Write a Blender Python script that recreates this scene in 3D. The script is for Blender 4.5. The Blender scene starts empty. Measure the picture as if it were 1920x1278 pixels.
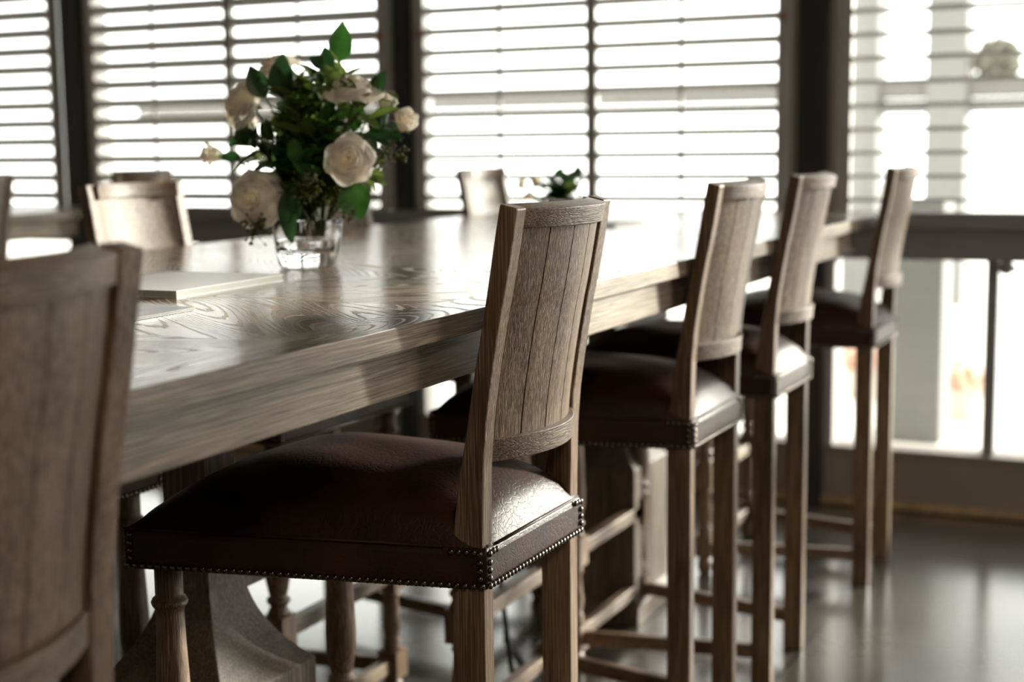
import bpy, bmesh, math, random
from mathutils import Vector, Matrix
C = bpy.context.scene.collection
S = bpy.context.scene
PI = math.pi
random.seed(7)

# ------------------------------------------------------------------ camera, light, exposure
cam = bpy.data.cameras.new('camera'); camo = bpy.data.objects.new('camera', cam); C.objects.link(camo)
R = Matrix(((0.90402859, -0.04585541, 0.42500539), (0.42730387, 0.12481942, -0.89545045), (-0.01198768, 0.99111926, 0.13243451)))
camo.matrix_world = Matrix.Translation((0, 0, 1.18)) @ R.to_4x4()
cam.sensor_width = 36; cam.lens = 2761.98 / 1920 * 36
cam.clip_start = .02; cam.clip_end = 300
cam.dof.use_dof = True; cam.dof.focus_distance = 1.80; cam.dof.aperture_fstop = 3.0; cam.dof.aperture_blades = 9
S.camera = camo
S.view_settings.view_transform = 'Standard'; S.view_settings.look = 'None'
S.view_settings.gamma = 1; S.view_settings.use_curve_mapping = False
S.view_settings.exposure = 0.0

w = bpy.data.worlds.new('hazy_sky'); S.world = w; w.use_nodes = True
wn = w.node_tree.nodes; wl = w.node_tree.links
bg = wn['Background']; bg.inputs['Color'].default_value = (1.0, 0.975, 0.94, 1); bg.inputs['Strength'].default_value = 5.6

sun = bpy.data.lights.new('hazy_sun', 'SUN'); sun.energy = 14.0; sun.angle = math.radians(6); sun.color = (1, .93, .82)
suno = bpy.data.objects.new('hazy_sun', sun); C.objects.link(suno)
SD = Vector((0.48, 0.84, 0.205)).normalized()       # towards the sun
suno.rotation_euler = SD.to_track_quat('Z', 'Y').to_euler(); suno.location = (6, 8, 5)

fill = bpy.data.lights.new('warm_fill_light', 'POINT'); fill.energy = 46; fill.color = (1, .80, .58); fill.shadow_soft_size = .18  # added fill, unseen behind the camera, to lift and warm the shadows
fillo = bpy.data.objects.new('warm_fill_light', fill); C.objects.link(fillo); fillo.location = (.9, -.7, 2.35)

# ------------------------------------------------------------------ helpers
def tag(o, label=None, cat=None, group=None, kind=None):
    if label: o['label'] = label
    if cat: o['category'] = cat
    if group: o['group'] = group
    if kind: o['kind'] = kind
    return o
def empty(name, loc=(0, 0, 0), rz=0, label=None, cat=None, group=None, kind=None):
    o = bpy.data.objects.new(name, None); C.objects.link(o); o.location = loc; o.rotation_euler = (0, 0, rz)
    o.empty_display_size = .05
    return tag(o, label, cat, group, kind)
def obj(name, bm, mat, parent=None, smooth=False, bevel=0, loc=None):
    bmesh.ops.recalc_face_normals(bm, faces=bm.faces[:])
    me = bpy.data.meshes.new(name); bm.to_mesh(me); bm.free()
    for m in (mat if isinstance(mat, (list, tuple)) else [mat]): me.materials.append(m)
    if smooth:
        for p in me.polygons: p.use_smooth = True
    o = bpy.data.objects.new(name, me); C.objects.link(o)
    if parent: o.parent = parent
    if loc: o.location = loc
    if bevel:
        b = o.modifiers.new('bevel', 'BEVEL'); b.width = bevel; b.segments = 2; b.limit_method = 'ANGLE'; b.angle_limit = math.radians(35)
    return o
def BM(): return bmesh.new()
def box(bm, x0, x1, y0, y1, z0, z1):
    vs = [bm.verts.new((x, y, z)) for x in (x0, x1) for y in (y0, y1) for z in (z0, z1)]
    for f in ((0, 1, 3, 2), (4, 6, 7, 5), (0, 4, 5, 1), (2, 3, 7, 6), (0, 2, 6, 4), (1, 5, 7, 3)):
        bm.faces.new([vs[i] for i in f])
    return bm
def bx(*a): return box(BM(), *a)
def loft(bm, rings, caps=True, closed=True):
    vr = [[bm.verts.new(p) for p in r] for r in rings]
    n = len(rings[0])
    for a, b in zip(vr, vr[1:]):
        for i in range(n if closed else n - 1):
            j = (i + 1) % n
            bm.faces.new((a[i], a[j], b[j], b[i]))
    if caps and closed:
        bm.faces.new(vr[0][::-1]); bm.faces.new(vr[-1])
    return bm
def lathe(bm, prof, n=20, c=(0, 0), sq=None):
    rings = []
    for r, z in prof:
        rings.append([(c[0] + r * math.cos(2 * PI * i / n), c[1] + r * math.sin(2 * PI * i / n), z) for i in range(n)])
    return loft(bm, rings)
def tube(bm, pts, r, n=6, taper=1.0):
    pts = [Vector(p) for p in pts]; rings = []
    for i, p in enumerate(pts):
        t = (pts[min(i + 1, len(pts) - 1)] - pts[max(i - 1, 0)]).normalized()
        u = t.orthogonal().normalized() if i == 0 else (u - t * u.dot(t)).normalized()
        v = t.cross(u); rr = r * (1 + (taper - 1) * i / max(1, len(pts) - 1))
        rings.append([p + (u * math.cos(a) + v * math.sin(a)) * rr for a in [2 * PI * k / n for k in range(n)]])
    return loft(bm, rings)

# ------------------------------------------------------------------ materials
def mat(name):
    m = bpy.data.materials.new(name); m.use_nodes = True
    nt = m.node_tree; return m, nt.nodes, nt.links, nt.nodes['Principled BSDF']
def simple(name, col, rough=.5, metal=0, noise=0, scale=20, bump=0, spec=.5):
    m, n, l, b = mat(name)
    b.inputs['Base Color'].default_value = (*col, 1); b.inputs['Roughness'].default_value = rough
    b.inputs['Metallic'].default_value = metal; b.inputs['Specular IOR Level'].default_value = spec
    if noise or bump:
        tc = n.new('ShaderNodeTexCoord'); nz = n.new('ShaderNodeTexNoise'); nz.inputs['Scale'].default_value = scale
        nz.inputs['Detail'].default_value = 5; l.new(tc.outputs['Object'], nz.inputs['Vector'])
        if noise:
            r = n.new('ShaderNodeValToRGB'); r.color_ramp.elements[0].position = .3; r.color_ramp.elements[1].position = .7
            r.color_ramp.elements[0].color = (*[c * (1 - noise) for c in col], 1)
            r.color_ramp.elements[1].color = (*[min(1, c * (1 + noise)) for c in col], 1)
            l.new(nz.outputs['Fac'], r.inputs['Fac']); l.new(r.outputs['Color'], b.inputs['Base Color'])
        if bump:
            bp = n.new('ShaderNodeBump'); bp.inputs['Strength'].default_value = bump; bp.inputs['Distance'].default_value = .002
            l.new(nz.outputs['Fac'], bp.inputs['Height']); l.new(bp.outputs['Normal'], b.inputs['Normal'])
    return m
def math_(n, l, op, a, b=None):
    x = n.new('ShaderNodeMath'); x.operation = op
    for i, v in enumerate((a, b)):
        if v is None: continue
        if isinstance(v, (int, float)): x.inputs[i].default_value = v
        else: l.new(v, x.inputs[i])
    return x.outputs[0]
OAK = ((.058, .028, .013), (.145, .080, .040), (.27, .180, .108))
def grain(n, l, b, vec, cols=OAK, rough=(.34, .50), bump=.7, lime=.42, cath=False):
    # vec: x along the grain, y and z across it
    tc = n.new('ShaderNodeObjectInfo')
    off = n.new('ShaderNodeVectorMath'); off.operation = 'MULTIPLY_ADD'
    l.new(tc.outputs['Random'], off.inputs[0]); off.inputs[1].default_value = (3.1, 7.7, 5.3); l.new(vec, off.inputs[2])
    mp = n.new('ShaderNodeMapping'); mp.inputs['Scale'].default_value = (1.6, 16, 16); l.new(off.outputs[0], mp.inputs['Vector'])
    n1 = n.new('ShaderNodeTexNoise'); n1.inputs['Scale'].default_value = 1; n1.inputs['Detail'].default_value = 6
    n1.inputs['Roughness'].default_value = .6; n1.inputs['Distortion'].default_value = .6; l.new(mp.outputs[0], n1.inputs['Vector'])
    r1 = n.new('ShaderNodeValToRGB'); e = r1.color_ramp.elements
    e[0].position = .30; e[0].color = (*cols[0], 1); e[1].position = .74; e[1].color = (*cols[2], 1)
    m_ = r1.color_ramp.elements.new(.5); m_.color = (*cols[1], 1)
    l.new(n1.outputs['Fac'], r1.inputs['Fac'])
    mp2 = n.new('ShaderNodeMapping'); mp2.inputs['Scale'].default_value = (10, 600, 600); l.new(off.outputs[0], mp2.inputs['Vector'])
    n2 = n.new('ShaderNodeTexNoise'); n2.inputs['Scale'].default_value = 1; n2.inputs['Detail'].default_value = 5
    n2.inputs['Distortion'].default_value = .8; l.new(mp2.outputs[0], n2.inputs['Vector'])
    if cath:
        # cathedral rings: contour lines of a stretched low noise
        mp3 = n.new('ShaderNodeMapping'); mp3.inputs['Scale'].default_value = (.9, 6.0, 6.0); l.new(off.outputs[0], mp3.inputs['Vector'])
        n3 = n.new('ShaderNodeTexNoise'); n3.inputs['Scale'].default_value = 1; n3.inputs['Detail'].default_value = .6; l.new(mp3.outputs[0], n3.inputs['Vector'])
        k = math_(n, l, 'MULTIPLY', n3.outputs['Fac'], 52)
        j = math_(n, l, 'MULTIPLY', n2.outputs['Fac'], .7)
        fr = math_(n, l, 'FRACT', math_(n, l, 'ADD', k, j))
        pore = fr
    else:
        pore = n2.outputs['Fac']
    pr = n.new('ShaderNodeValToRGB'); pe = pr.color_ramp.elements
    if cath:
        pe[0].position = .68; pe[0].color = (0, 0, 0, 1); pe[1].position = .88; pe[1].color = (1, 1, 1, 1)
    else:
        pe[0].position = .50; pe[0].color = (0, 0, 0, 1); pe[1].position = .66; pe[1].color = (1, 1, 1, 1)
    l.new(pore, pr.inputs['Fac'])
    mx = n.new('ShaderNodeMixRGB'); mx.blend_type = 'MIX'; l.new(math_(n, l, 'MULTIPLY', pr.outputs['Color'], lime), mx.inputs['Fac'])
    l.new(r1.outputs['Color'], mx.inputs['Color1']); mx.inputs['Color2'].default_value = (.50, .42, .31, 1)
    # dark pores too
    dr = n.new('ShaderNodeValToRGB'); de = dr.color_ramp.elements
    de[0].position = .33; de[0].color = (.28, .27, .26, 1); de[1].position = .48; de[1].color = (1, 1, 1, 1); l.new(n2.outputs['Fac'], dr.inputs['Fac'])
    mu = n.new('ShaderNodeMixRGB'); mu.blend_type = 'MULTIPLY'; mu.inputs['Fac'].default_value = .8
    l.new(mx.outputs['Color'], mu.inputs['Color1']); l.new(dr.outputs['Color'], mu.inputs['Color2'])
    # board to board tint
    hs = n.new('ShaderNodeHueSaturation'); l.new(mu.outputs['Color'], hs.inputs['Color'])
    l.new(math_(n, l, 'ADD', math_(n, l, 'MULTIPLY', tc.outputs['Random'], .22), .89), hs.inputs['Value'])
    l.new(hs.outputs['Color'], b.inputs['Base Color'])
    mr = n.new('ShaderNodeMapRange'); l.new(n1.outputs['Fac'], mr.inputs['Value']); mr.inputs['To Min'].default_value = rough[0]; mr.inputs['To Max'].default_value = rough[1]
    l.new(mr.outputs['Result'], b.inputs['Roughness'])
    if cath:
        l.new(math_(n, l, 'ADD', mr.outputs['Result'], math_(n, l, 'MULTIPLY', pr.outputs['Color'], .22)), b.inputs['Roughness'])
    bp = n.new('ShaderNodeBump'); bp.inputs['Strength'].default_value = bump; bp.inputs['Distance'].default_value = .0012
    h = math_(n, l, 'ADD', n2.outputs['Fac'], math_(n, l, 'MULTIPLY', pr.outputs['Color'], -.5) if cath else math_(n, l, 'MULTIPLY', n1.outputs['Fac'], .6))
    l.new(h, bp.inputs['Height']); l.new(bp.outputs['Normal'], b.inputs['Normal'])
    return hs
def wood(name, axis, **kw):
    m, n, l, b = mat(name); tc = n.new('ShaderNodeTexCoord'); sp = n.new('ShaderNodeSeparateXYZ'); cb = n.new('ShaderNodeCombineXYZ')
    l.new(tc.outputs['Object'], sp.inputs[0])
    order = {'X': 'XYZ', 'Y': 'YXZ', 'Z': 'ZXY'}[axis]
    for i, a in enumerate(order): l.new(sp.outputs[a], cb.inputs[i])
    grain(n, l, b, cb.outputs[0], **kw)
    return m
oakX = wood('oak_grain_across', 'X'); oakY = wood('oak_grain_lengthwise', 'Y'); oakZ = wood('oak_grain_upright', 'Z')
PALE = ((.11, .075, .048), (.20, .145, .095), (.32, .25, .175))
oakTY = wood('table_edge_oak', 'Y', cols=PALE, rough=(.30, .42), bump=.25, lime=.55)
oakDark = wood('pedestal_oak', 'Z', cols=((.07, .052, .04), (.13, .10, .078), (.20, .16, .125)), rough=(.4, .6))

def make_top_mat():
    m, n, l, b = mat('parquet_oak_top')
    tc = n.new('ShaderNodeTexCoord'); sp = n.new('ShaderNodeSeparateXYZ'); l.new(tc.outputs['Object'], sp.inputs[0])
    x, y = sp.outputs['X'], sp.outputs['Y']
    SY = .36                                           # chevron row depth along the table
    row = math_(n, l, 'FLOOR', math_(n, l, 'DIVIDE', y, SY))
    par = math_(n, l, 'ABSOLUTE', math_(n, l, 'MODULO', row, 2))
    sg = math_(n, l, 'SUBTRACT', math_(n, l, 'MULTIPLY', par, 2), 1)
    ca, sa = math.cos(math.radians(38)), math.sin(math.radians(38))
    ysa = math_(n, l, 'MULTIPLY', math_(n, l, 'MULTIPLY', y, sg), sa)
    u = math_(n, l, 'ADD', math_(n, l, 'MULTIPLY', x, ca), ysa)
    ysx = math_(n, l, 'MULTIPLY', math_(n, l, 'MULTIPLY', x, sg), -sa)
    v = math_(n, l, 'ADD', math_(n, l, 'MULTIPLY', y, ca), ysx)
    bw = .15
    bi = math_(n, l, 'FLOOR', math_(n, l, 'DIVIDE', v, bw))
    # border: within 7 cm of the long edges grain runs lengthwise
    HW = .565
    bord = math_(n, l, 'GREATER_THAN', math_(n, l, 'ABSOLUTE', x), HW - .075)
    idn = math_(n, l, 'ADD', math_(n, l, 'MULTIPLY', bi, 1.37), math_(n, l, 'MULTIPLY', row, 5.11))
    cb = n.new('ShaderNodeCombineXYZ'); l.new(u, cb.inputs[0]); l.new(v, cb.inputs[1]); l.new(idn, cb.inputs[2])
    cb2 = n.new('ShaderNodeCombineXYZ'); l.new(y, cb2.inputs[0]); l.new(x, cb2.inputs[1]); cb2.inputs[2].default_value = 3.3
    mv = n.new('ShaderNodeMix'); mv.data_type = 'VECTOR'; l.new(bord, mv.inputs['Factor'])
    l.new(cb.outputs[0], mv.inputs[4]); l.new(cb2.outputs[0], mv.inputs[5])
    hs = grain(n, l, b, mv.outputs[1], cols=PALE, rough=(.13, .20), bump=.10, lime=.75, cath=True)
    wn_ = n.new('ShaderNodeTexWhiteNoise'); wn_.noise_dimensions = '1D'; l.new(idn, wn_.inputs['W'])
    val = math_(n, l, 'ADD', math_(n, l, 'MULTIPLY', wn_.outputs['Value'], .30), .80)
    # thin dark joints
    def joint(coord, size):
        f = math_(n, l, 'FRACT', math_(n, l, 'DIVIDE', coord, size))
        return math_(n, l, 'LESS_THAN', math_(n, l, 'MULTIPLY', f, size), .0016)
    j = math_(n, l, 'MAXIMUM', joint(v, bw), joint(y, SY))
    j = math_(n, l, 'MULTIPLY', j, math_(n, l, 'SUBTRACT', 1, bord))
    l.new(math_(n, l, 'MULTIPLY', val, math_(n, l, 'SUBTRACT', 1, math_(n, l, 'MULTIPLY', j, .5))), hs.inputs['Value'])
    b.inputs['Specular IOR Level'].default_value = .85
    return m
topM = make_top_mat()

def make_leather():
    m, n, l, b = mat('oxblood_leather')
    tc = n.new('ShaderNodeTexCoord')
    nz = n.new('ShaderNodeTexNoise'); nz.inputs['Scale'].default_value = 9; nz.inputs['Detail'].default_value = 6; l.new(tc.outputs['Object'], nz.inputs['Vector'])
    r = n.new('ShaderNodeValToRGB'); e = r.color_ramp.elements; e[0].position = .35; e[0].color = (.012, .005, .004, 1); e[1].position = .72; e[1].color = (.060, .020, .013, 1)
    l.new(nz.outputs['Fac'], r.inputs['Fac']); l.new(r.outputs['Color'], b.inputs['Base Color'])
    vo = n.new('ShaderNodeTexVoronoi'); vo.feature = 'DISTANCE_TO_EDGE'; vo.inputs['Scale'].default_value = 85
    dn = n.new('ShaderNodeTexNoise'); dn.inputs['Scale'].default_value = 30; l.new(tc.outputs['Object'], dn.inputs['Vector'])
    ad = n.new('ShaderNodeVectorMath'); ad.operation = 'MULTIPLY_ADD'; l.new(dn.outputs['Color'], ad.inputs[0]); ad.inputs[1].default_value = (.05, .05, .05); l.new(tc.outputs['Object'], ad.inputs[2])
    l.new(ad.outputs[0], vo.inputs['Vector'])
    h = math_(n, l, 'ADD', math_(n, l, 'MINIMUM', math_(n, l, 'MULTIPLY', vo.outputs['Distance'], 4), .5), math_(n, l, 'MULTIPLY', nz.outputs['Fac'], 1.5))
    bp = n.new('ShaderNodeBump'); bp.inputs['Strength'].default_value = .28; bp.inputs['Distance'].default_value = .0014
    l.new(h, bp.inputs['Height']); l.new(bp.outputs['Normal'], b.inputs['Normal'])
    b.inputs['Roughness'].default_value = .47; b.inputs['Specular IOR Level'].default_value = .34
    return m
leather = make_leather()
nailM = simple('antique_nail_metal', (.16, .14, .12), .22, 1)

def make_floor():
    m, n, l, b = mat('charcoal_floor_tiles')
    tc = n.new('ShaderNodeTexCoord'); mp = n.new('ShaderNodeMapping'); mp.inputs['Location'].default_value = (.22, .05, 0); l.new(tc.outputs['Object'], mp.inputs['Vector'])
    br = n.new('ShaderNodeTexBrick'); br.offset = 0; br.inputs['Scale'].default_value = 1; br.inputs['Brick Width'].default_value = .6; br.inputs['Row Height'].default_value = .6
    br.inputs['Mortar Size'].default_value = .004; br.inputs['Color1'].default_value = (.075, .066, .055, 1); br.inputs['Color2'].default_value = (.095, .084, .070, 1); br.inputs['Mortar'].default_value = (.02, .02, .02, 1)
    l.new(mp.outputs[0], br.inputs['Vector'])
    nz = n.new('ShaderNodeTexNoise'); nz.inputs['Scale'].default_value = 6; nz.inputs['Detail'].default_value = 6; l.new(tc.outputs['Object'], nz.inputs['Vector'])
    mx = n.new('ShaderNodeMixRGB'); mx.blend_type = 'MULTIPLY'; mx.inputs['Fac'].default_value = .5; l.new(br.outputs['Color'], mx.inputs['Color1'])
    rr = n.new('ShaderNodeValToRGB'); rr.color_ramp.elements[0].position = .3; rr.color_ramp.elements[0].color = (.6, .6, .6, 1); rr.color_ramp.elements[1].position = .7
    l.new(nz.outputs['Fac'], rr.inputs['Fac']); l.new(rr.outputs['Color'], mx.inputs['Color2']); l.new(mx.outputs['Color'], b.inputs['Base Color'])
    b.inputs['Roughness'].default_value = .20
    bp = n.new('ShaderNodeBump'); bp.inputs['Strength'].default_value = .3; bp.inputs['Distance'].default_value = .002; l.new(math_(n, l, 'SUBTRACT', 1, br.outputs['Fac']), bp.inputs['Height']); l.new(bp.outputs['Normal'], b.inputs['Normal'])
    return m
floorM = make_floor()
frameM = simple('grey_painted_joinery', (.40, .385, .37), .45, noise=.08, scale=6)
railM = simple('slate_painted_rail', (.22, .225, .23), .40, noise=.06, scale=6)
postM = simple('near_black_post_paint', (.018, .020, .024), .45)
slatM = simple('shutter_slat_paint', (.30, .285, .265), .42)
paleslatM = simple('pale_blind_slat', (.20, .195, .18), .5)
wallM = simple('warm_plaster', (.36, .33, .29), .8, noise=.06, scale=5)
ceilM = simple('dim_ceiling', (.34, .31, .28), .85)
panelM = simple('taupe_wall_panel', (.25, .215, .185), .55, noise=.06, scale=5)
skirtM = simple('brass_skirting', (.50, .38, .22), .35, .6, noise=.25, scale=12)
brassM = simple('aged_brass', (.42, .22, .09), .35, 1)
paperM = simple('white_cover_stock', (.78, .78, .76), .35)
pageM = simple('paper_page_edges', (.42, .43, .40), .7)
coverM = simple('photo_magazine_cover', (.16, .16, .16), .28, noise=.9, scale=14)
menuM = simple('brown_menu_board', (.10, .085, .065), .45)
cordM = simple('black_cord', (.006, .006, .006), .5)
def leafmat(name, col, rough=.35):
    m, n, l, b = mat(name); tc = n.new('ShaderNodeTexCoord'); nz = n.new('ShaderNodeTexNoise'); nz.inputs['Scale'].default_value = 30; l.new(tc.outputs['Object'], nz.inputs['Vector'])
    r = n.new('ShaderNodeValToRGB'); r.color_ramp.elements[0].position = .3; r.color_ramp.elements[1].position = .7
    r.color_ramp.elements[0].color = (*[c * .6 for c in col], 1); r.color_ramp.elements[1].color = (*[c * 1.4 for c in col], 1)
    l.new(nz.outputs['Fac'], r.inputs['Fac']); l.new(r.outputs['Color'], b.inputs['Base Color']); b.inputs['Roughness'].default_value = rough
    tr = n.new('ShaderNodeBsdfTranslucent'); hs = n.new('ShaderNodeHueSaturation'); hs.inputs['Value'].default_value = 1.35; hs.inputs['Saturation'].default_value = 1.1; l.new(r.outputs['Color'], hs.inputs['Color']); l.new(hs.outputs['Color'], tr.inputs['Color'])
    mx = n.new('ShaderNodeMixShader'); mx.inputs['Fac'].default_value = (.34) if 'petal' in name else .40
    out = n['Material Output']; l.new(b.outputs[0], mx.inputs[1]); l.new(tr.outputs[0], mx.inputs[2]); l.new(mx.outputs[0], out.inputs['Surface'])
    return m
leafDark = leafmat('dark_glossy_leaf', (.020, .055, .018)); leafMid = leafmat('mid_green_leaf', (.125, .175, .045), .45)
leafBright = leafmat('bright_green_leaf', (.035, .100, .022)); leafOlive = leafmat('olive_seed_green', (.14, .15, .028), .5)
stemM = leafmat('green_stem', (.07, .10, .03), .5)
petal = leafmat('ivory_petal', (.86, .82, .74), .6)
def glassmat(name, col=(1, 1, 1), rough=0, ior=1.5):
    m, n, l, b = mat(name); b.inputs['Base Color'].default_value = (*col, 1); b.inputs['Transmission Weight'].default_value = 1; b.inputs['Roughness'].default_value = rough; b.inputs['IOR'].default_value = ior
    return m
glassM = glassmat('clear_tumbler_glass'); waterM = glassmat('water', ior=1.33)
def panemat():
    m, n, l, b = mat('window_pane_glass'); n.remove(b); t = n.new('ShaderNodeBsdfTransparent'); t.inputs['Color'].default_value = (.95, .97, .96, 1)
    g = n.new('ShaderNodeBsdfGlossy'); g.inputs['Roughness'].default_value = .02; f = n.new('ShaderNodeFresnel'); f.inputs['IOR'].default_value = 1.35
    mx = n.new('ShaderNodeMixShader'); l.new(f.outputs[0], mx.inputs['Fac']); l.new(t.outputs[0], mx.inputs[1]); l.new(g.outputs[0], mx.inputs[2]); l.new(mx.outputs[0], n['Material Output'].inputs['Surface'])
    return m
paneM = panemat()

# ------------------------------------------------------------------ room shell
WY = 4.70                     # north window wall (inner face)
XE, XW, YS, ZC = 3.12, -7.2, -4.0, 2.75
def struct(name, bm, m, parent=None, bevel=0, smooth=False):
    o = obj(name, bm, m, parent, smooth, bevel)
    if not parent: o['kind'] = 'structure'
    return o
struct('floor', bx(XW, XE, YS, WY + .14, -.05, 0), floorM)
struct('ceiling', bx(XW, XE, YS, WY + .14, ZC, ZC + .05), ceilM)
struct('wall_west', bx(XW - .1, XW, YS, WY + .14, 0, ZC), wallM)
struct('wall_south', bx(XW, XE, YS - .1, YS, 0, ZC), wallM)
CH = 2.45                     # window head height
# north wall: solid bottom panel, head
bm = BM(); box(bm, XW, XE + .1, WY, WY + .12, 0, .185); box(bm, XW, XE + .1, WY, WY + .12, CH, ZC)
struct('wall_north', bm, panelM)
bm = BM(); box(bm, XW, XE, WY - .018, WY - .0005, .004, .030)
baseb = struct('baseboard_north', bm, skirtM, bevel=.003)
bm = BM(); box(bm, XW, XE, WY - .01, WY + .12, .185, .197)
struct('trim_1', bm, panelM)
struct('wall_north', bx(1.00, 1.86, WY, WY + .12, .185, CH), panelM)  # unseen solid stretch, added to keep the sun off the left apron
posts = [-7.15, -5.665, -4.160, -2.647, -1.158, .34, 1.84, 3.06]
# horizontal rail between upper and lower glass
rl = empty('trim_2', (0, 0, 0), kind='structure')
obj('rail_cap', bx(XW, XE, WY - .045, WY + .11, .905, .948), railM, rl, bevel=.006)
obj('rail_face', bx(XW, XE, WY - .012, WY + .11, .806, .905), railM, rl, bevel=.003)
bm = BM()
for i, (a, b_) in enumerate(zip(posts, posts[1:])):
    lathe(bm, [(.012, 0), (.012, .004), (.007, .009)], 12)
    bmesh.ops.rotate(bm, verts=bm.verts[-36:], cent=(0, 0, 0), matrix=Matrix.Rotation(PI / 2, 3, 'X'))
    bmesh.ops.translate(bm, verts=bm.verts[-36:], vec=((a + b_) / 2 - .06 + .0, WY - .012, .885))
obj('rail_bolt', bm, railM, rl)
PH = [.05, .05, .052, .032, .047, .047, .047, .05]
for i, x in enumerate(posts):
    struct('trim_%d' % (3 + i), bx(x - PH[i], x + PH[i], WY - .03, WY + .12, 0 if i else 0, ZC), postM, bevel=.004)

def louvre_leaf(x0, x1, z0, z1, name, label, group, sm, fm, tilt, width=.062, th=.0065, stile=.040, phase=.993, step=.0727, catch_side=0):
    root = empty(name, ((x0 + x1) / 2, WY - .018, z0), 0, label, 'shutter', group)
    hx = (x1 - x0) / 2; H = z1 - z0
    sl, sr = (stile, .018) if catch_side < 0 else ((.018, stile) if catch_side > 0 else (stile, stile))
    fb = BM(); box(fb, -hx, -hx + sl, -.014, .016, 0, H); box(fb, hx - sr, hx, -.014, .016, 0, H)
    box(fb, -hx + sl, hx - sr, -.014, .016, 0, .008); box(fb, -hx + sl, hx - sr, -.014, .016, H - .06, H)
    obj('shutter_frame', fb, fm, root, bevel=.003)
    sb = BM(); z = phase - z0
    while z < .03: z += step
    while z < H - .08:
        c, s = math.cos(tilt), math.sin(tilt)
        ring = []
        for k in range(10):
            a = 2 * PI * k / 10; yy = width / 2 * math.cos(a); zz = th / 2 * math.sin(a)
            ring.append((yy * c - zz * s, yy * s + zz * c + z))
        loft(sb, [[(xx, p[0], p[1]) for p in ring] for xx in (-hx + sl - .002, hx - sr + .002)])
        z += step
    o = obj('louvre_slats', sb, sm, root, smooth=False); 
    obj('tilt_rod', bx((sl - sr) / 2 - .005, (sl - sr) / 2 + .005, -.042, -.034, .035, H - .09), fm, root)
    if catch_side:
        xx = catch_side * (hx - .018)
        cb = BM(); box(cb, xx - .011, xx + .011, -.024, -.014, .612, .628); 
        obj('catch', cb, brassM, root)
    return root
NB = ['far left', 'second from the left', 'middle', 'right']
seen = {1: 'leftmost window, cut by the frame edge', 2: 'window behind the rose bouquet', 3: 'window in the middle, left of the dark post'}
for i in range(1, len(posts)):
    a, b_ = posts[i - 1] + PH[i - 1], posts[i] - PH[i]
    wnd = empty('window_%d' % i, ((a + b_) / 2, WY, 0), kind='structure')
    hx = (b_ - a) / 2; fs = .030
    fb = BM()
    for (z0, z1) in ((.948, CH), (.197, .806)):
        box(fb, -hx, -hx + fs, .0, .10, z0, z1); box(fb, hx - fs, hx, .0, .10, z0, z1)
    box(fb, -hx + fs, hx - fs, .0, .10, CH - .04, CH)
    obj('window_frame', fb, frameM, wnd, bevel=.003)
    obj('lower_mullion', bx(-.19 - .018, -.19 + .018, .02, .075, .197, .806), railM, wnd, bevel=.002)
    lb = BM(); lathe(lb, [(.022, 0), (.024, .004), (.022, .02), (.012, .026)], 14); bmesh.ops.rotate(lb, verts=lb.verts[:], cent=(0, 0, 0), matrix=Matrix.Rotation(PI / 2, 3, 'X')); box(lb, -.015, .03, -.012, -.002, -.012, .004)
    bmesh.ops.translate(lb, verts=lb.verts[:], vec=(-.150, .02, .787)); obj('window_latch', lb, railM, wnd)
    obj('pane', bx(-hx + fs, hx - fs, .060, .066, .197, .806), paneM, wnd)
    obj('pane', bx(-hx + fs, hx - fs, .060, .066, .948, CH - .04), paneM, wnd)
    L, Rr = a + fs, b_ - fs
    if i in (2, 3, 4):
        mid = (L + Rr) / 2; L -= .004; Rr += .004
        nm = {2: 'in the leftmost window', 3: 'in the window behind the rose bouquet', 4: 'in the middle window'}[i]
        tl = {2: -.68, 3: -.66, 4: -.42}[i]
        for k, (x0, x1) in enumerate(((L, mid - .001), (mid + .001, Rr))):
            louvre_leaf(x0, x1, .949, CH - .045, 'louvred_shutter', 'dark grey louvred shutter, %s leaf %s' % (('left', 'right')[k], nm), 'louvred shutters across the windows', slatM, frameM, tl, stile=.040, catch_side=(-1, 1)[k])
    elif i == 5:
        louvre_leaf(L, Rr, .949, CH - .045, 'louvred_shutter', 'pale open blind with thin slats in the rightmost window', 'louvred shutters across the windows', paleslatM, frameM, -.26, width=.052, th=.005, stile=.048)
# east wall: glazed bays, mostly beyond the frame
bm = BM(); box(bm, XE, XE + .1, YS, WY, 0, .19); box(bm, XE, XE + .1, YS, WY, CH, ZC); box(bm, XE, XE + .1, YS, 2.9, .19, CH)
for y in (3.0, 4.55): box(bm, XE, XE + .1, y - .06, y + .06, .19, CH)
box(bm, XE, XE + .1, 2.9, WY, .81, .95)
struct('wall_east', bm, panelM)

# ------------------------------------------------------------------ outside
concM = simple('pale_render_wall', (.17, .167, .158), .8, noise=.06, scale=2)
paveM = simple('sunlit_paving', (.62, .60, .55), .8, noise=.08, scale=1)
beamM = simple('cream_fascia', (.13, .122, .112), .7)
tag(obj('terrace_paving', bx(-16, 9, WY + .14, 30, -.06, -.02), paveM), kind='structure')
gardM = simple('grey_rendered_garden_wall', (.15, .15, .14), .8, noise=.05, scale=3)
pav = empty('pavilion', (-2.2, 11, 0), 0, 'pale garden pavilion of square pillars and low beams seen through the right window', 'building')
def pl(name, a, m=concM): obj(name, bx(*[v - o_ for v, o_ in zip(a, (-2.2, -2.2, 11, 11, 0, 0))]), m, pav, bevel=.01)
pl('pillar', (-2.50, -2.22, 10.9, 11.2, 0, 3.0)); pl('pillar', (-1.88, -1.60, 10.9, 11.2, 0, 3.0)); pl('pillar', (.7, 1.0, 10.9, 11.2, 0, 3.0))
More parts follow.
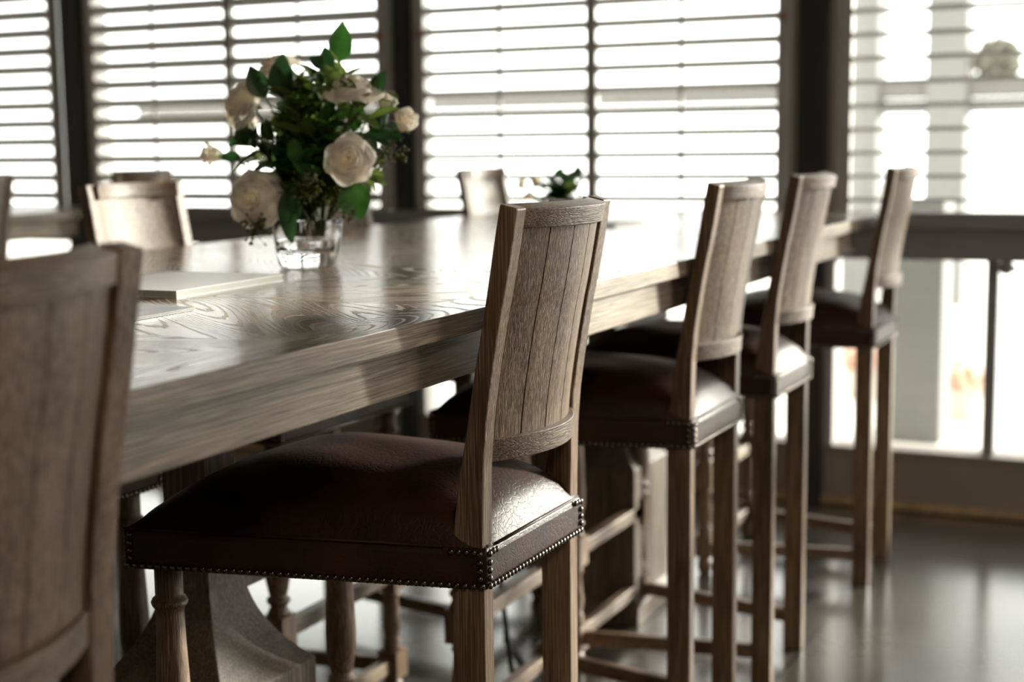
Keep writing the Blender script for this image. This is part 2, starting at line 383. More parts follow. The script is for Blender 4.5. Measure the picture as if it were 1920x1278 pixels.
pl('pillar', (-6.9, -6.6, 10.9, 11.2, 0, 1.65)); 
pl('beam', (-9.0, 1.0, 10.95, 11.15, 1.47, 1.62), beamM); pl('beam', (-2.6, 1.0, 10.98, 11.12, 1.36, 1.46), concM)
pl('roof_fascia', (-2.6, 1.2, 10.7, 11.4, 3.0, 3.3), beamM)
gw = empty('garden_wall', (-1.048, 5.9, -.02), 0, 'pale grey rendered wall end beyond the lower right window', 'wall')
obj('wall_end', bx(-0.114, 0.114, 0, .25, 0, .96), gardM, gw, bevel=.01)
hazeleaf = leafmat('glare_paled_leaf', (.22, .21, .17), .7)  # leaf colour paled to stand in for the glare outdoors
def blobtree(x, y, z, r, label):
    t = empty('clipped_bush', (x, y, 1.62), 0, label, 'bush'); rnd = random.Random(x * 9)
    obj('trunk', lathe(BM(), [(.035, 0), (.03, z * .6), (.02, z)], 8), oakZ, t)
    b = BM()
    for k in range(420):
        d = Vector((rnd.gauss(0, 1), rnd.gauss(0, 1), rnd.gauss(0, 1))).normalized() * r * rnd.uniform(.5, 1); p = d + Vector((0, 0, z)); s = .05
        u = Vector((rnd.uniform(-1, 1), rnd.uniform(-1, 1), rnd.uniform(-1, 1))).normalized(); v = u.orthogonal().normalized()
        vs = [b.verts.new(p + q) for q in (u * s, v * s * .4, -u * s, -v * s * .4)]; b.faces.new(vs)
    obj('foliage', b, hazeleaf, t); return t
blobtree(-1.42, 11.05, .10, .17, 'blurred grey-green bush outside on top of the beam in the right window')
flowM = simple('orange_geranium', (.80, .46, .34), .6, noise=.5, scale=20)
potM = simple('terracotta', (.66, .58, .50), .7)
for (x, y, z) in ((-.93, 6.5, .04), (-1.45, 6.9, .04)):
    t = empty('flower_pot', (x, y, -.02), 0, 'orange flowering pot plant outside, ' + ('right of the last stool' if x > -1.2 else 'seen between the legs of the last two stools'), 'pot plant')
    obj('pot', lathe(BM(), [(.07, 0), (.09, .12), (.095, .13)], 16), potM, t)
    rnd = random.Random(3); b = BM()
    for k in range(160):
        d = Vector((rnd.gauss(0, 1), rnd.gauss(0, 1), abs(rnd.gauss(0, 1)))).normalized() * .13 * rnd.uniform(.4, 1); p = d + Vector((0, 0, .14)); s = .02
        u = Vector((rnd.uniform(-1, 1), rnd.uniform(-1, 1), rnd.uniform(-1, 1))).normalized(); v = u.orthogonal().normalized()
        b.faces.new([b.verts.new(p + q) for q in (u * s, v * s, -u * s, -v * s)])
    obj('blossom', b, flowM, t)

# ------------------------------------------------------------------ the long table
TX0, TX1, TY0, TY1, TZ = -1.952, -.822, -.9, 4.17, .977
TC = (TX0 + TX1) / 2
tb = empty('dining_table', (TC, 2.0, 0), 0, 'long counter-height oak table with limed parquet top', 'table')
hw = (TX1 - TX0) / 2
b = BM(); box(b, -hw, hw, TY0 - 2, TY1 - 2, TZ - .028, TZ)
top = obj('tabletop', b, [topM, oakTY], tb, bevel=.0010)
for p in top.data.polygons:
    if abs(p.normal.z) < .5: p.material_index = 1
b = BM()
ax = hw - .026
box(b, ax - .024, ax, TY0 - 1.9, 3.90 - 2, .889, TZ - .028); box(b, -ax, -ax + .024, TY0 - 1.9, 3.90 - 2, .889, TZ - .028)
box(b, -ax + .024, ax - .024, 3.876 - 2, 3.90 - 2, .889, TZ - .028); box(b, -ax + .024, ax - .024, TY0 - 1.9, TY0 - 1.876, .889, TZ - .028)
obj('apron', b, oakTY, tb, bevel=.002)
def sqring(h, z, c): return [(c[0] - h, c[1] - h, z), (c[0] + h, c[1] - h, z), (c[0] + h, c[1] + h, z), (c[0] - h, c[1] + h, z)]
for yc in (1.76, 3.42):
    cx, cy = -1.36 - TC, yc - 2.0
    b = BM(); prof = []
    for k in range(15):
        t = k / 14; prof.append((.039 + (.120 - .039) * (t ** 3.2), .634 - (.634 - .387) * t))
    prof.insert(0, (.039, .80))
    rings = [sqring(.135, 0, (cx, cy)), sqring(.135, .05, (cx, cy)), sqring(.120, .065, (cx, cy))] + [sqring(h, z, (cx, cy)) for h, z in prof[::-1]]
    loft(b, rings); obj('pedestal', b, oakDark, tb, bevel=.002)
    b = BM(); prof = []
    for k in range(9):
        a = -PI / 2 + PI * k / 8; prof.append((.128 + .022 * math.cos(a), .845 + .022 * math.sin(a)))
    loft(b, [sqring(.10, .80, (cx, cy))] + [sqring(h, z, (cx, cy)) for h, z in prof] + [sqring(.12, .889, (cx, cy))])
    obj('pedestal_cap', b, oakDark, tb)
b = BM(); box(b, -.028, .028, -.20, 1.38, .50, .57)
bmesh.ops.translate(b, verts=b.verts[:], vec=(-1.36 - TC, 0, 0))
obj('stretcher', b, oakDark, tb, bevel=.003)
tag(obj('power_cord', tube(BM(), [(-1.36, 2.72, .888), (-1.36, 2.72, .6), (-1.34, 2.74, .3), (-1.32, 2.76, .05), (-1.35, 2.9, .008), (-1.5, 3.1, .008)], .006, 8), cordM, None, True), 'thin black cord hanging down under the long table', 'cord')

# ------------------------------------------------------------------ bar stools (local: +x is outwards behind the back, z up)
OUT = [(.637, -.006), (.692, -.006), (.79, -.004), (.843, .000), (.88, .005), (.917, .011), (.968, .020), (1.009, .029), (1.064, .039), (1.105, .046)]
INN = [(.637, -.048), (.692, -.048), (.774, -.038), (.826, -.0275), (.891, -.017), (.961, -.0036), (1.016, .0065), (1.077, .0166), (1.105, .023)]
def interp(T, z):
    if z <= T[0][0]: return T[0][1]
    for (z0, x0), (z1, x1) in zip(T, T[1:]):
        if z <= z1: return x0 + (x1 - x0) * (z - z0) / (z1 - z0)
    return T[-1][1]
SW, SF, SD_ = .150, .245, .48           # half width at back, half width at front, seat depth
def halfw(x): return SW + (SF - SW) * (-x / SD_)
def arc_slab(zs, th, yh, bulge, inset=0, groove=0, planks=0, ny=24, lift=0, pw=2.0):
    """curved board between the posts; bulges outwards"""
    bm = BM()
    ys = [-yh + 2 * yh * i / ny for i in range(ny + 1)]
    if planks:
        g = .0011; ys = []
        for p in range(planks):
            a, c = -yh + 2 * yh * p / planks, -yh + 2 * yh * (p + 1) / planks
            seg = [a + (0 if p == 0 else g)] + [a + (c - a) * k / 5 for k in range(1, 5)] + [c - (0 if p == planks - 1 else g)]
            for k, y in enumerate(seg): ys.append((y, 0))
            if p < planks - 1: ys += [(c - g * .98, 1), (c + g * .98, 1)]
    else: ys = [(y, 0) for y in ys]
    rings = []
    for y, gr in ys:
        bu = bulge * (1 - abs(y / yh) ** pw)
        pts = []
        for z in zs: pts.append((interp(OUT, z) - .004 - inset + bu - gr * .004, y, z))
        for z in zs[::-1]: pts.append((interp(OUT, z) - .004 - inset + bu - th, y, z + (lift if z == zs[-1] else 0)))
        rings.append(pts)
    return loft(bm, rings)
PROTO = {}
def turned(bm, x, y):
    prof = [(.0185, .640), (.0185, .600), (.0185, .596), (.0225, .593), (.0245, .588), (.0225, .583), (.0190, .579), (.0185, .572), (.0195, .53), (.0225, .47), (.0245, .42), (.0240, .385), (.0180, .355), (.0160, .348), (.0215, .344), (.0225, .338), (.0190, .333), (.0150, .329), (.0200, .320), (.0225, .312)]
    lathe(bm, prof, 20, (x, y))
    box(bm, x - .0235, x + .0235, y - .0235, y + .0235, .245, .312)
    lathe(bm, [(.021, .245), (.017, .236), (.020, .230), (.015, .222), (.0175, .19), (.021, .16), (.016, .135), (.021, .128), (.017, .120), (.022, .112)], 16, (x, y))
    box(bm, x - .0235, x + .0235, y - .0235, y + .0235, .050, .112)
    lathe(bm, [(.014, .050), (.021, .035), (.021, .015), (.015, .0)], 16, (x, y))
def nail_positions():
    P = []   # (x, y, z, nx, ny) in visibility order for a stool seen from behind-left
    zl = .6435; e = .0008
    nb = 29
    for i in range(nb): P.append((e, -SW + .006 + (2 * SW - .012) * i / (nb - 1), zl, 1, 0))                       # back edge
    L = math.hypot(SD_, SF - SW); nx, ny = -(SF - SW) / L, -SD_ / L
    ns = 46
    for i in range(ns):
        t = (i + .6) / ns; x = -SD_ * t; P.append((x + 0 * e, -halfw(x) - e * .9, zl, -nx * 0, -1))
    for s in (-1, 1):
        for z in (.653, .663, .673, .684): P.append((e, s * (SW - .006), z, 1, 0))
    for z in (.653, .663, .673, .684): P.append((-.009, -halfw(-.009) - e, z, 0, -1))
    for k in range(4): P.append((-.016 - .0095 * k, -halfw(-.016 - .0095 * k) - e, .6855, 0, -1))
    for s in (-1, 1):
        for k in range(2): P.append((e, s * (SW - .0155 - .009 * k), .6855, 1, 0))
    head = P[:100]; rest = P[100:]
    for i in range(ns):
        t = (i + .6) / ns; x = -SD_ * t; rest.append((x, halfw(x) + e * .9, zl, 0, 1))
    nf = 46
    for i in range(nf): rest.append((-SD_ - e, -SF + .006 + (2 * SF - .012) * i / (nf - 1), zl, -1, 0))
    for z in (.653, .663, .673, .684):
        rest.append((-.009, halfw(-.009) + e, z, 0, 1))
        for s in (-1, 1): rest.append((-SD_ - e, s * (SF - .006), z, -1, 0)); rest.append((-SD_ + .009, s * (halfw(-SD_ + .009) + e), z, 0, s))
    return head, rest
def nail_mesh(bm, p=(0, 0, 0), nrm=(1, 0)):
    r = .0046; rings = []; n = 8
    N = Vector((nrm[0], nrm[1], 0)).normalized(); U = Vector((-N.y, N.x, 0)); V = Vector((0, 0, 1)); P = Vector(p)
    for k in range(4):
        a = PI / 2 * k / 4; rr = r * math.cos(a); d = r * .75 * math.sin(a)
        rings.append([P + N * d + (U * math.cos(2 * PI * i / n) + V * math.sin(2 * PI * i / n)) * rr for i in range(n)])
    vr = [[bm.verts.new(q) for q in rg] for rg in rings]; tip = bm.verts.new(P + N * r * .75)
    for a, c in zip(vr, vr[1:]):
        for i in range(n): bm.faces.new((a[i], a[(i + 1) % n], c[(i + 1) % n], c[i]))
    for i in range(n): bm.faces.new((vr[-1][i], vr[-1][(i + 1) % n], tip))
    bm.faces.new(vr[0][::-1])
def make_stool(individual):
    root = empty('bar_stool')
    # posts above the seat and legs below
    for s in (-1, 1):
        zs = [.690 + (1.105 - .690) * i / 16 for i in range(17)]
        y0, y1 = sorted((s * SW, s * (SW - .027)))
        rings = [[(interp(INN, z), y0, z + (.0055 if z > 1.104 else 0)), (interp(OUT, z), y0, z), (interp(OUT, z), y1, z), (interp(INN, z), y1, z + (.0055 if z > 1.104 else 0))] for z in zs]
        obj('back_post', loft(BM(), rings), oakZ, root, bevel=.0022)
    for s in (-1, 1):
        y0, y1 = sorted((s * (SW - .002), s * (SW - .029)))
        obj('rear_leg', bx(-.050, -.006, y0, y1, 0, .640), oakZ, root, bevel=.002)
    for s in (-1, 1):
        b = BM(); turned(b, -.44, s * .208); o = obj('front_leg', b, oakZ, root)
        for p in o.data.polygons: p.use_smooth = len(p.vertices) == 4 and p.area < .0006
    yh = SW - .026
    obj('top_rail', arc_slab([1.080, 1.0925, 1.1035], .027, yh + .001, .0385, lift=.0065, pw=2.2, ny=36), oakY, root, bevel=.0012)
    obj('bottom_rail', arc_slab([.793, .808, .822], .024, yh + .001, .041, ny=36), oakY, root, bevel=.0012)
    zs = [.822 + (1.080 - .822) * i / 10 for i in range(11)]
    obj('back_panel', arc_slab(zs, .012, yh + .0005, .034, .004, planks=5), oakZ, root)
    # seat
    b = BM()
    def outline(ins, n=1):
        return [(-ins, -(SW - ins)), (-ins, SW - ins), (-SD_ + ins, SF - ins), (-SD_ + ins, -(SF - ins))]
    loft(b, [[(x, y, z) for x, y in outline(i)] for i, z in ((.006, .637), (.001, .640), (0, .66), (.0, .682), (.002, .689), (.006, .692))])
    band = obj('seat_band', b, leather, root, bevel=.003)
    b = BM(); nu, nv = 36, 36; grid = []
    for i in range(nu + 1):
        u = -1 + 2 * i / nu; row = []
        for j in range(nv + 1):
            v = -1 + 2 * j / nv
            x = -SD_ / 2 + v * (SD_ / 2 - .003); y = u * (halfw(x) - .003)
            e = max(0, (1 - abs(u) ** 2.6)) * max(0, (1 - abs(v) ** 2.8))
            z = .6905 + .084 * e ** .50 + .0012 * math.sin(u * 9 + v * 4) * e
            row.append(b.verts.new((x, y, z)))
        grid.append(row)
    for i in range(nu):
        for j in range(nv): b.faces.new((grid[i][j], grid[i + 1][j], grid[i + 1][j + 1], grid[i][j + 1]))
    edge = [grid[0][j] for j in range(nv + 1)] + [grid[i][nv] for i in range(1, nu + 1)] + [grid[nu][j] for j in range(nv - 1, -1, -1)] + [grid[i][0] for i in range(nu - 1, 0, -1)]
    b.faces.new([b.verts.new((v.co.x, v.co.y, .685)) for v in edge])
    cush = obj('seat_cushion', b, leather, root, smooth=True)
    # welt between band and cushion
    b = BM(); pts = [(-.001, -SW + .03, .6915), (-.001, SW - .03, .6915)]
    tube(b, pts, .0022, 6); tube(b, [(-.055, -halfw(-.055) + .001, .6915), (-SD_ + .002, -SF + .001, .6915), (-SD_ + .002, SF - .001, .6915), (-.055, halfw(-.055) - .001, .6915)], .0022, 6)
    obj('welt', b, leather, cush, True)
    # stretchers
    obj('footrest', bx(-.453, -.427, -.190, .190, .262, .292), oakY, root, bevel=.002)
    obj('stretcher', bx(-.451, -.429, -.190, .190, .066, .096), oakY, root, bevel=.002)
    for s in (-1, 1):
        a = (-.42, s * .203); c = (-.045, s * (SW - .016)); h = .010
        b = BM(); loft(b, [[(p[0], p[1] - h, .062), (p[0], p[1] + h, .062), (p[0], p[1] + h, .093), (p[0], p[1] - h, .093)] for p in (a, c)])
        obj('stretcher', b, oakX, root, bevel=.002)
    head, rest = nail_positions()
    if individual:
        b = BM(); nail_mesh(b); proto = obj('nail_head', b, nailM, band, True)
        for k, q in enumerate(head):
            o = proto if k == 0 else proto.copy()
            if k: C.objects.link(o); o.parent = band
            o.location = q[:3]; o.rotation_euler = (0, 0, math.atan2(q[4], q[3]))
        b = BM()
        for q in rest: nail_mesh(b, q[:3], q[3:])
    else:
        b = BM()
        for q in head + rest: nail_mesh(b, q[:3], q[3:])
    tag(obj('nail_trim', b, nailM, band, True), kind='stuff')
    return root
def copy_tree(o):
    r = o.copy(); C.objects.link(r)
    for ch in o.children:
        c = ch.copy(); C.objects.link(c); c.parent = r
        for g in ch.children:
            d = g.copy(); C.objects.link(d); d.parent = c
    return r
fine = make_stool(True); plain = make_stool(False)
G1, G2, G3 = 'bar stools along the near side of the long table', 'bar stools along the far side of the long table', 'bar stools at the second table'
spots = [
    ('f', (-.779, 1.713), 0, 'oak bar stool in sharp focus, whole back and studded dark leather seat in view', G1),
    ('f', (-.811, 2.603), 0, 'oak bar stool next behind the sharply focused one on the same side', G1),
    ('f', (-.813, 3.160), 0, 'oak bar stool', G1),
    ('p', (-.779, .745), 0, 'large blurred oak bar stool in the left foreground, cut by the frame', G1),
    ('p', (-.778, 3.997), 0, 'oak bar stool at the far right end of the row, nearest the bright window', G1),
    ('p', (-1.985, 2.43), PI, 'oak bar stool across the table, planked back showing left of the rose bouquet', G2),
    ('p', (-1.990, 1.615), PI, 'bar stool across the table hidden by the tabletop, studded seat edge left under the apron', G2),
    ('p', (-1.990, 3.20), PI, 'bar stool across the table behind the rose bouquet', G2),
    ('p', (-1.98, 4.04), PI, 'oak bar stool across the table standing right of the bouquet, before the middle shutters', G2),
    ('p', (-3.405, 4.12), 0, 'bar stool of the second table, top just showing over the stool left of the bouquet', G3),
    ('p', (-3.405, 3.345), 0, 'bar stool of the second table at the left edge, one back post in view', G3),
]
spots[2] = ('f', (-.813, 3.160), 0, 'oak bar stool in the near row whose back stands before the dark window post', G1)
used = {'f': 0, 'p': 0}
for k, (x, y), rz, lab, g in spots:
    src = fine if k == 'f' else plain
    o = copy_tree(src) if used[k] else src
    used[k] += 1
    o.location = (x, y, 0); o.rotation_euler = (0, 0, rz); tag(o, lab, 'bar stool', g)

# ------------------------------------------------------------------ second table at the left
t2 = copy_tree(tb); t2.location = (TC - 2.63, 2.0, 0)
tag(t2, 'second long oak table at the left edge, blurred behind the foreground stool back', 'table')

# ------------------------------------------------------------------ things on the table
def booklet(name, label, x0, x1, y0, y1, th, cov, pg, rz=0, cat='magazine'):
    cx, cy = (x0 + x1) / 2, (y0 + y1) / 2; a, c = (x1 - x0) / 2, (y1 - y0) / 2
    r = empty(name, (cx, cy, TZ), rz, label, cat)
    obj('cover', bx(-a, a, -c, c, th - .0012, th), cov, r); obj('cover', bx(-a, a, -c, c, .0004, .0014), cov, r)
    b = BM(); box(b, -a + .002, a - .001, -c + .001, c - .002, .0014, th - .0012); obj('pages', b, pg, r)
    return r
booklet('closed_book', 'thick white-covered book lying flat left of the glass vase', -1.485, -1.272, 1.605, 1.875, .0105, paperM, pageM, .03, 'book')
booklet('magazine', 'thin magazine with dark photo cover, beside the foreground stool back', -1.36, -1.148, 1.21, 1.495, .0045, coverM, menuM, .02)
booklet('menu_card', 'brown menu lying flat on the far bright part of the table', -1.45, -1.30, 3.33, 3.54, .006, menuM, menuM, -.0, 'menu')

# vase
def tumbler(x, y, label, s=1.0):
    r = empty('glass_vase', (x, y, TZ + .0005), 0, label, 'vase')
    n = 32; o_ = [(.046, 0), (.0485, .002), (.0515, .012), (.0545, .03), (.0575, .055), (.0600, .0795), (.0595, .081), (.0580, .0795)]
    i_ = [(.0550, .055), (.0515, .036), (.045, .028), (.03, .0255), (.0001, .025)]
    b = BM(); rings = []
    for k, (rr, z) in enumerate(o_ + i_):
        ring = []
        for i in range(n * 2):
            a = PI * i / n; f = 1
            if 0 < z < .03 and k < 4: f = 1 - .035 * abs(math.sin(a * 5))
            ring.append((rr * s * f * math.cos(a), rr * s * f * math.sin(a), z * s))
        rings.append(ring)
    loft(b, rings); obj('glass', b, glassM, r, True)
    b = BM(); lathe(b, [(.0001, .0256 * s), (.03 * s, .0258 * s), (.0447 * s, .0285 * s), (.0512 * s, .0365 * s), (.0532 * s, .045 * s), (.0535 * s, .0462 * s), (.0001, .0462 * s)], 48)
    obj('water', b, waterM, r, True)
    return r
VX, VYY = -1.385, 2.114
tumbler(VX, VYY, 'clear thick-bottomed glass vase holding the rose bouquet')

def frame_of(d):
    d = Vector(d).normalized(); return d.to_track_quat('Z', 'Y').to_matrix().to_4x4()
def rose_mesh(R0, openness=1.0, seed=0):
    rnd = random.Random(seed); b = BM()
    # petals per ring, radius, height of the rim, outward lip
    layers = [(2, .13, .50, .05), (3, .22, .50, .09), (3, .33, .46, .12), (3, .45, .40, .15), (4, .58, .31, .17), (4, .72, .19, .20), (5, .86, .04, .22)]
    if openness < .6: layers = [(3, .16, 1.0, .03), (3, .28, 1.05, .05), (4, .42, .92, .10), (4, .52, .72, .20)]
    for li, (cnt, rad, hgt, lip) in enumerate(layers):
        base = rnd.uniform(0, 2 * PI)
        for p in range(cnt):
            a0 = base + 2 * PI * p / cnt + rnd.uniform(-.18, .18); span = PI / cnt * 1.28
            nu, nv = 12, 10; g = []; ru = rnd.uniform(0, 6); hh = hgt + rnd.uniform(-.04, .05); rd = rad * rnd.uniform(.94, 1.06); lp = lip * rnd.uniform(.7, 1.4)
            for i in range(nu + 1):
                u = -1 + 2 * i / nu; col = []; edge = 1 - .30 * abs(u) ** 3
                for j in range(nv + 1):
                    v = j / nv
                    w_ = min(1, v / .72); q = max(0, (v - .72) / .28)
                    rr = .06 + (rd - .06) * math.sin(w_ * PI / 2) ** .9
                    zz = -.35 + (hh + .35) * w_ ** 1.3 * (edge if w_ > .8 else 1)
                    rr += lp * q * edge; zz += .05 * math.sin(q * PI * .8) - (.10 + .25 * rad) * lp * q * q * 3
                    wave = .035 * rad * math.sin(u * 5 + ru) * (w_ * .6 + q)
                    rr *= 1 - .10 * rad * abs(u) ** 2 * v
                    a = a0 + u * span * (.5 + .5 * w_)
                    col.append(b.verts.new((R0 * (rr + wave) * math.cos(a), R0 * (rr + wave) * math.sin(a), R0 * (zz + wave))))
                g.append(col)
            for i in range(nu):
                for j in range(nv): b.faces.new((g[i][j], g[i + 1][j], g[i + 1][j + 1], g[i][j + 1]))
    # tight centre spiral
    pts = []
    for k in range(70):
        t = k / 69; a = t * 6.5 * PI; r = R0 * (.02 + .10 * t); pts.append((r * math.cos(a), r * math.sin(a)))
    lo = [b.verts.new((x, y, -R0 * .1)) for x, y in pts]; hi = [b.verts.new((x * 1.05, y * 1.05, R0 * ((.52 if openness > .6 else .8) - .02 * math.sin(i * .3)))) for i, (x, y) in enumerate(pts)]
    for i in range(69): b.faces.new((lo[i], lo[i + 1], hi[i + 1], hi[i]))
    return b
def leaf(b, p, d, up, L, W_, curl=.15):
    d = Vector(d).normalized(); up = Vector(up); s = d.cross(up)
    if s.length < 1e-3: s = d.orthogonal()
    s.normalize(); nrm = s.cross(d).normalized(); p = Vector(p); n = 9; rows = []
    for i in range(n + 1):
        t = i / n; wd = W_ * 1.12 * max(.02, math.sin(PI * min(1, (t * .97 + .015) ** .85))) ** .72 * (1 - .12 * t)
        c = p + d * L * t - nrm * L * curl * t * t
        rows.append([b.verts.new(c + s * wd * k + nrm * abs(k) * wd * .28) for k in (-1, -.5, 0, .5, 1)])
    for a, c in zip(rows, rows[1:]):
        for k in range(4): b.faces.new((a[k], a[k + 1], c[k + 1], c[k]))
def spline(a, m, c, n=8):
    a, m, c = Vector(a), Vector(m), Vector(c)
    return [a * (1 - t) ** 2 + m * 2 * t * (1 - t) + c * t * t for t in [i / n for i in range(n + 1)]]
def rose(p, d, R0, label, group, op=1.0, seed=0, foot=None, cat='rose', calyx=True):
    root = empty('white_rose', p, 0, label, cat, group)
    M4 = frame_of(d)
    b = rose_mesh(R0, op, seed); bmesh.ops.transform(b, matrix=M4, verts=b.verts[:])
    obj('bloom', b, petal, root, True)
    D = Vector(d).normalized(); neck = -D * R0 * .36
    b = BM(); foot = Vector(foot) - Vector(p)
    tube(b, spline(neck, neck - D * R0 * 1.0, foot, 10), .0022, 6)
    obj('stem', b, stemM, root, True)
    b = BM()
    for k in range(5):
        a = 2 * PI * k / 5; q = M4.to_3x3() @ Vector((math.cos(a), math.sin(a), .9 if op < .6 else -.15)); leaf(b, neck * .95, q, D, R0 * (.75 if op < .6 else .6), R0 * .13)
    lathe_pts = None
    obj('calyx', b, leafMid, root, True)
    return root
GR = 'white roses in the bouquet'
FT = (VX, VYY, TZ + .055)
def ft(k): return (VX + .028 * math.cos(k * 2.4), VYY + .028 * math.sin(k * 2.4), TZ + .052)
rose((-1.247, 2.030, 1.158), (.42, -.88, .12), .0385, 'large open white rose facing the camera on the right of the bouquet', GR, 1, 1, ft(0))
rose((-1.431, 2.030, 1.095), (.20, -.86, .05), .0465, 'large open white rose low at the left, just over the vase rim', GR, 1, 2, ft(1))
rose((-1.478, 2.075, 1.255), (-.35, -.70, .45), .0450, 'white rose on the upper left side of the bouquet, seen from its side', GR, 1, 3, ft(2))
rose((-1.440, 2.120, 1.312), (-.25, -.3, .90), .0400, 'white rose at the top left, half hidden behind a dark leaf', GR, 1, 4, ft(3))
rose((-1.268, 2.080, 1.268), (.15, -.25, .92), .0440, 'white rose at the top right, seen edge on', GR, 1, 5, ft(4))
rose((-1.199, 2.120, 1.211), (.55, -.35, .55), .0310, 'small half-open white rosebud at the far right of the bouquet', GR, .4, 6, ft(5))
rose((-1.560, 2.110, 1.168), (-.75, -.4, .0), .0290, 'small white rosebud poking out at the far left of the bouquet', GR, .4, 7, ft(6))
rose((-1.262, 2.170, 1.243), (.4, .1, .7), .0260, 'small white rose tucked below the top right rose', GR, .4, 8, ft(7))
rose((-1.530, 2.170, 1.211), (-.5, .1, .3), .0270, 'small white rose peeping out below the upper left rose', GR, .4, 9, ft(8))

def sprig(name, tip, mid, L, W_, n, mats, label, group, seed, foot, big=None):
    rnd = random.Random(seed); root = empty(name, foot, 0, label, 'foliage', group); F = Vector(foot)
    pts = spline((0, 0, 0), Vector(mid) - F, Vector(tip) - F, 12)
    obj('stem', tube(BM(), pts, .0019, 5, .5), stemM, root, True)
    b = BM()
    for k in range(n):
        t = .30 + .68 * k / max(1, n - 1); i = min(11, int(t * 12)); f = t * 12 - i
        p = pts[i].lerp(pts[i + 1], f); tg = (pts[i + 1] - pts[i]).normalized()
        side = tg.orthogonal().normalized(); side.rotate(Matrix.Rotation(k * 2.4 + rnd.uniform(-.5, .5), 3, tg))
        d = tg * rnd.uniform(.3, .9) + side * rnd.uniform(.7, 1.1) + Vector((0, 0, .1))
        leaf(b, p, d, Vector((rnd.uniform(-.5, .5), rnd.uniform(-.8, .2), 1)), L * rnd.uniform(.75, 1.2), W_ * rnd.uniform(.8, 1.15), rnd.uniform(.0, .35))
    if big is not None: leaf(b, pts[-1], big[0], big[1], big[2], big[3], .08)
    obj('leaves', b, mats, root, True)
    return root
GS = 'leafy green sprigs filling the bouquet'
rnd = random.Random(21)
tips = [(-1.47, 2.05, 1.19), (-1.42, 2.16, 1.26), (-1.38, 2.06, 1.27), (-1.33, 2.15, 1.29), (-1.29, 2.06, 1.24), (-1.24, 2.16, 1.22), (-1.22, 2.10, 1.27), (-1.50, 2.13, 1.16), (-1.46, 2.18, 1.12),
        (-1.34, 2.02, 1.16), (-1.40, 2.02, 1.20), (-1.36, 2.22, 1.24), (-1.30, 2.20, 1.14), (-1.25, 2.12, 1.13), (-1.39, 2.10, 1.29), (-1.33, 2.10, 1.31), (-1.44, 2.10, 1.22), (-1.34, 2.10, 1.22), (-1.27, 2.06, 1.30), (-1.36, 2.03, 1.10), (-1.38, 2.14, 1.15), (-1.30, 2.12, 1.19)]
for k in range(18):
    v = Vector((rnd.gauss(0, 1), rnd.gauss(0, 1), rnd.gauss(0, 1))).normalized() * rnd.uniform(.45, 1)
    tips.append((-1.365 + .105 * v.x, 2.11 + .07 * v.y, 1.195 + .105 * v.z))
for k, tp in enumerate(tips):
    f = ft(k + .5); md = Vector(f).lerp(Vector(tp), .5) + Vector((0, 0, .04)) - (Vector(tp) - Vector((VX, VYY, tp[2]))) * .25
    kind = (leafDark, leafMid, leafMid, leafMid, leafBright)[k % 5]
    sprig('leafy_sprig', tp, md, (.046, .036, .052)[k % 3], (.0120, .0095, .014)[k % 3], 18, kind, 'leafy green sprig among the others in the middle of the rose bouquet', GS, 100 + k, f)
GB = 'single broad leaves around the bouquet'
def bigleaf(base, d, up, L, W_, m, label, k):
    f = ft(k); root = empty('broad_leaf_sprig', f, 0, label, 'foliage'); F = Vector(f)
    md = F.lerp(Vector(base), .5) + Vector((0, 0, .03))
    obj('stem', tube(BM(), spline((0, 0, 0), md - F, Vector(base) - F, 10), .002, 5, .6), stemM, root, True)
    b = BM(); leaf(b, Vector(base) - F, d, up, L, W_, .1); obj('leaf', b, m, root, True)
bigleaf((-1.302, 2.10, 1.318), (.14, -.1, 1), (.3, -.9, .1), .062, .019, leafBright, 'broad bright green leaf sticking up at the very top of the bouquet', 1)
bigleaf((-1.400, 2.07, 1.262), (.12, -.1, 1), (.3, -.9, .1), .070, .020, leafDark, 'broad dark leaf before the top left rose', 2)
bigleaf((-1.425, 2.06, 1.262), (-.35, -.2, .8), (.3, -.9, .1), .055, .018, leafDark, 'dark leaf leaning left beside the upper left rose', 3)
bigleaf((-1.262, 2.06, 1.118), (.30, -.2, -.75), (.3, -.9, .3), .062, .026, leafBright, 'broad glossy leaf drooping right under the large right rose', 4)
bigleaf((-1.366, 2.025, 1.108), (.10, -.05, -1), (.3, -.9, .1), .085, .0155, leafDark, 'long dark leaf hanging down before the vase', 5)
bigleaf((-1.335, 2.12, 1.305), (-.2, -.1, 1), (.3, -.9, .1), .040, .012, leafDark, 'small dark leaf just below the topmost leaf', 6)
bigleaf((-1.243, 2.10, 1.262), (.55, -.1, .75), (.3, -.9, .1), .045, .012, leafDark, 'dark leaf pointing up and right beside the top right rose', 7)
bigleaf((-1.252, 2.10, 1.225), (1, -.1, .30), (.1, -.7, .7), .062, .010, leafMid, 'pointed green leaf reaching right above the far right bud', 8)
bigleaf((-1.262, 2.10, 1.198), (1, .2, -.02), (.1, -.7, .7), .070, .012, leafDark, 'dark leaf running right beneath the far right bud', 9)
bigleaf((-1.455, 2.07, 1.205), (-.9, -.2, -.35), (.2, -.8, .6), .055, .014, leafDark, 'dark leaf pointing left under the upper left rose', 10)
bigleaf((-1.500, 2.09, 1.160), (-.8, 0, .15), (.2, -.8, .6), .045, .011, leafDark, 'small dark leaf behind the far left bud', 11)
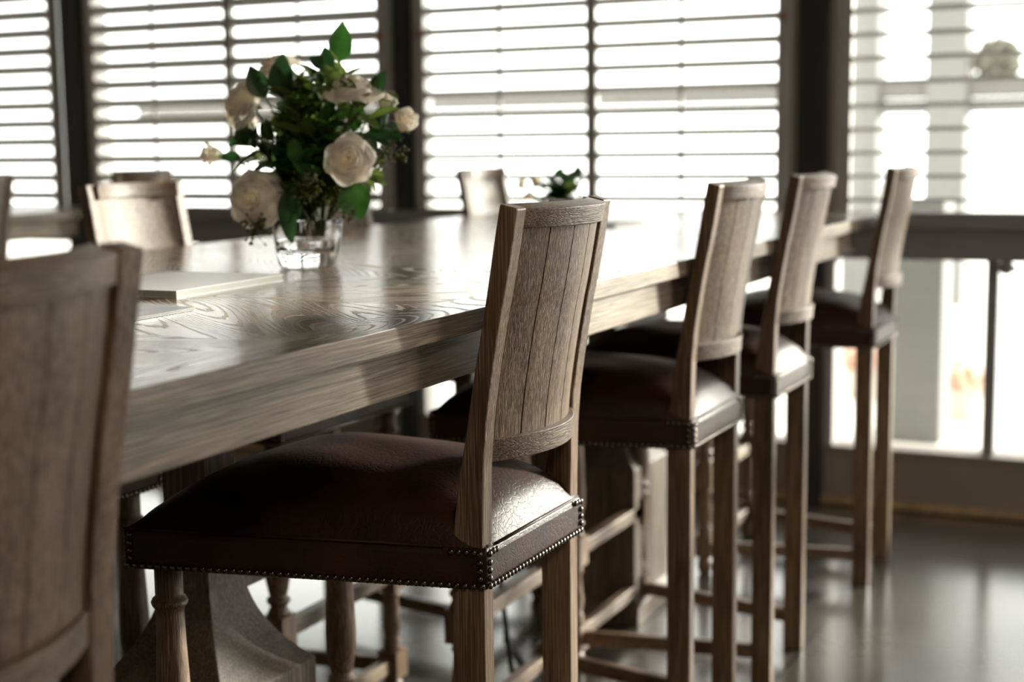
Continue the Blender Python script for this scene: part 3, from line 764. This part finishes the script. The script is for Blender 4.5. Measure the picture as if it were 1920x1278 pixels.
def seeded(base, tip, label, k, n=60):
    f = ft(k); root = empty('seeded_eucalyptus', f, 0, label, 'foliage', 'seeded eucalyptus in the bouquet'); F = Vector(f); rnd = random.Random(k)
    pts = spline((0, 0, 0), Vector(base) - F, Vector(tip) - F, 14); b = BM(); tube(b, pts, .0017, 5, .5)
    sb = BM()
    for j in range(n):
        t = rnd.uniform(.62, 1.0); i = min(13, int(t * 14)); p = pts[i].lerp(pts[i + 1], t * 14 - i); o = Vector((rnd.gauss(0, 1), rnd.gauss(0, 1), rnd.gauss(0, .9))) * .011; r = rnd.uniform(.0022, .0034)
        bmesh.ops.create_icosphere(sb, subdivisions=1, radius=r, matrix=Matrix.Translation(p + o)); tube(b, [p, p + o], .0006, 3)
    obj('stem', b, stemM, root, True); obj('seeds', sb, leafOlive, root, True)['kind'] = 'stuff'
seeded((-1.27, 2.09, 1.20), (-1.185, 2.08, 1.160), 'yellow-green seed cluster hanging below the far right bud', 21)
seeded((-1.30, 2.06, 1.16), (-1.262, 2.06, 1.062), 'olive seed cluster hanging right of the vase rim', 22, 110)
seeded((-1.42, 2.03, 1.10), (-1.428, 2.02, 1.038), 'olive seed cluster hanging under the low left rose', 23, 80)
seeded((-1.33, 2.02, 1.20), (-1.320, 2.02, 1.090), 'seed cluster in the centre of the bouquet over the rim', 24, 120)

# small arrangement at the far end of the table
PX, PY = -1.50, 3.44
tumbler(PX, PY, 'small glass vase at the far end of the table, mostly behind the focused stool back', .75)
for k in range(9):
    a = k * 2.4; tp = (PX + .010 + .045 * math.cos(a), PY + .045 * math.sin(a), TZ + .085 + .035 * (k % 3) / 2); f = (PX, PY, TZ + .03)
    sprig('leafy_sprig', tp, (PX, PY, TZ + .07), .036, .012, 9, (leafMid, leafBright, leafDark)[k % 3], 'leafy sprig in the small green arrangement at the far end of the table', 'sprigs in the small arrangement', 300 + k, f)
for k, (dx, dz) in enumerate(((-.085, .095), (-.065, .066), (-.045, .105))):
    rose((PX + dx, PY - .02, TZ + dz), (-.2, -.8, .4), .020, ('small white rose at the left of the far arrangement', 'lowest small white rose of the far arrangement', 'small white rose nearest the greens of the far arrangement')[k], 'small white roses in the far arrangement', .4, 40 + k, (PX, PY, TZ + .03))
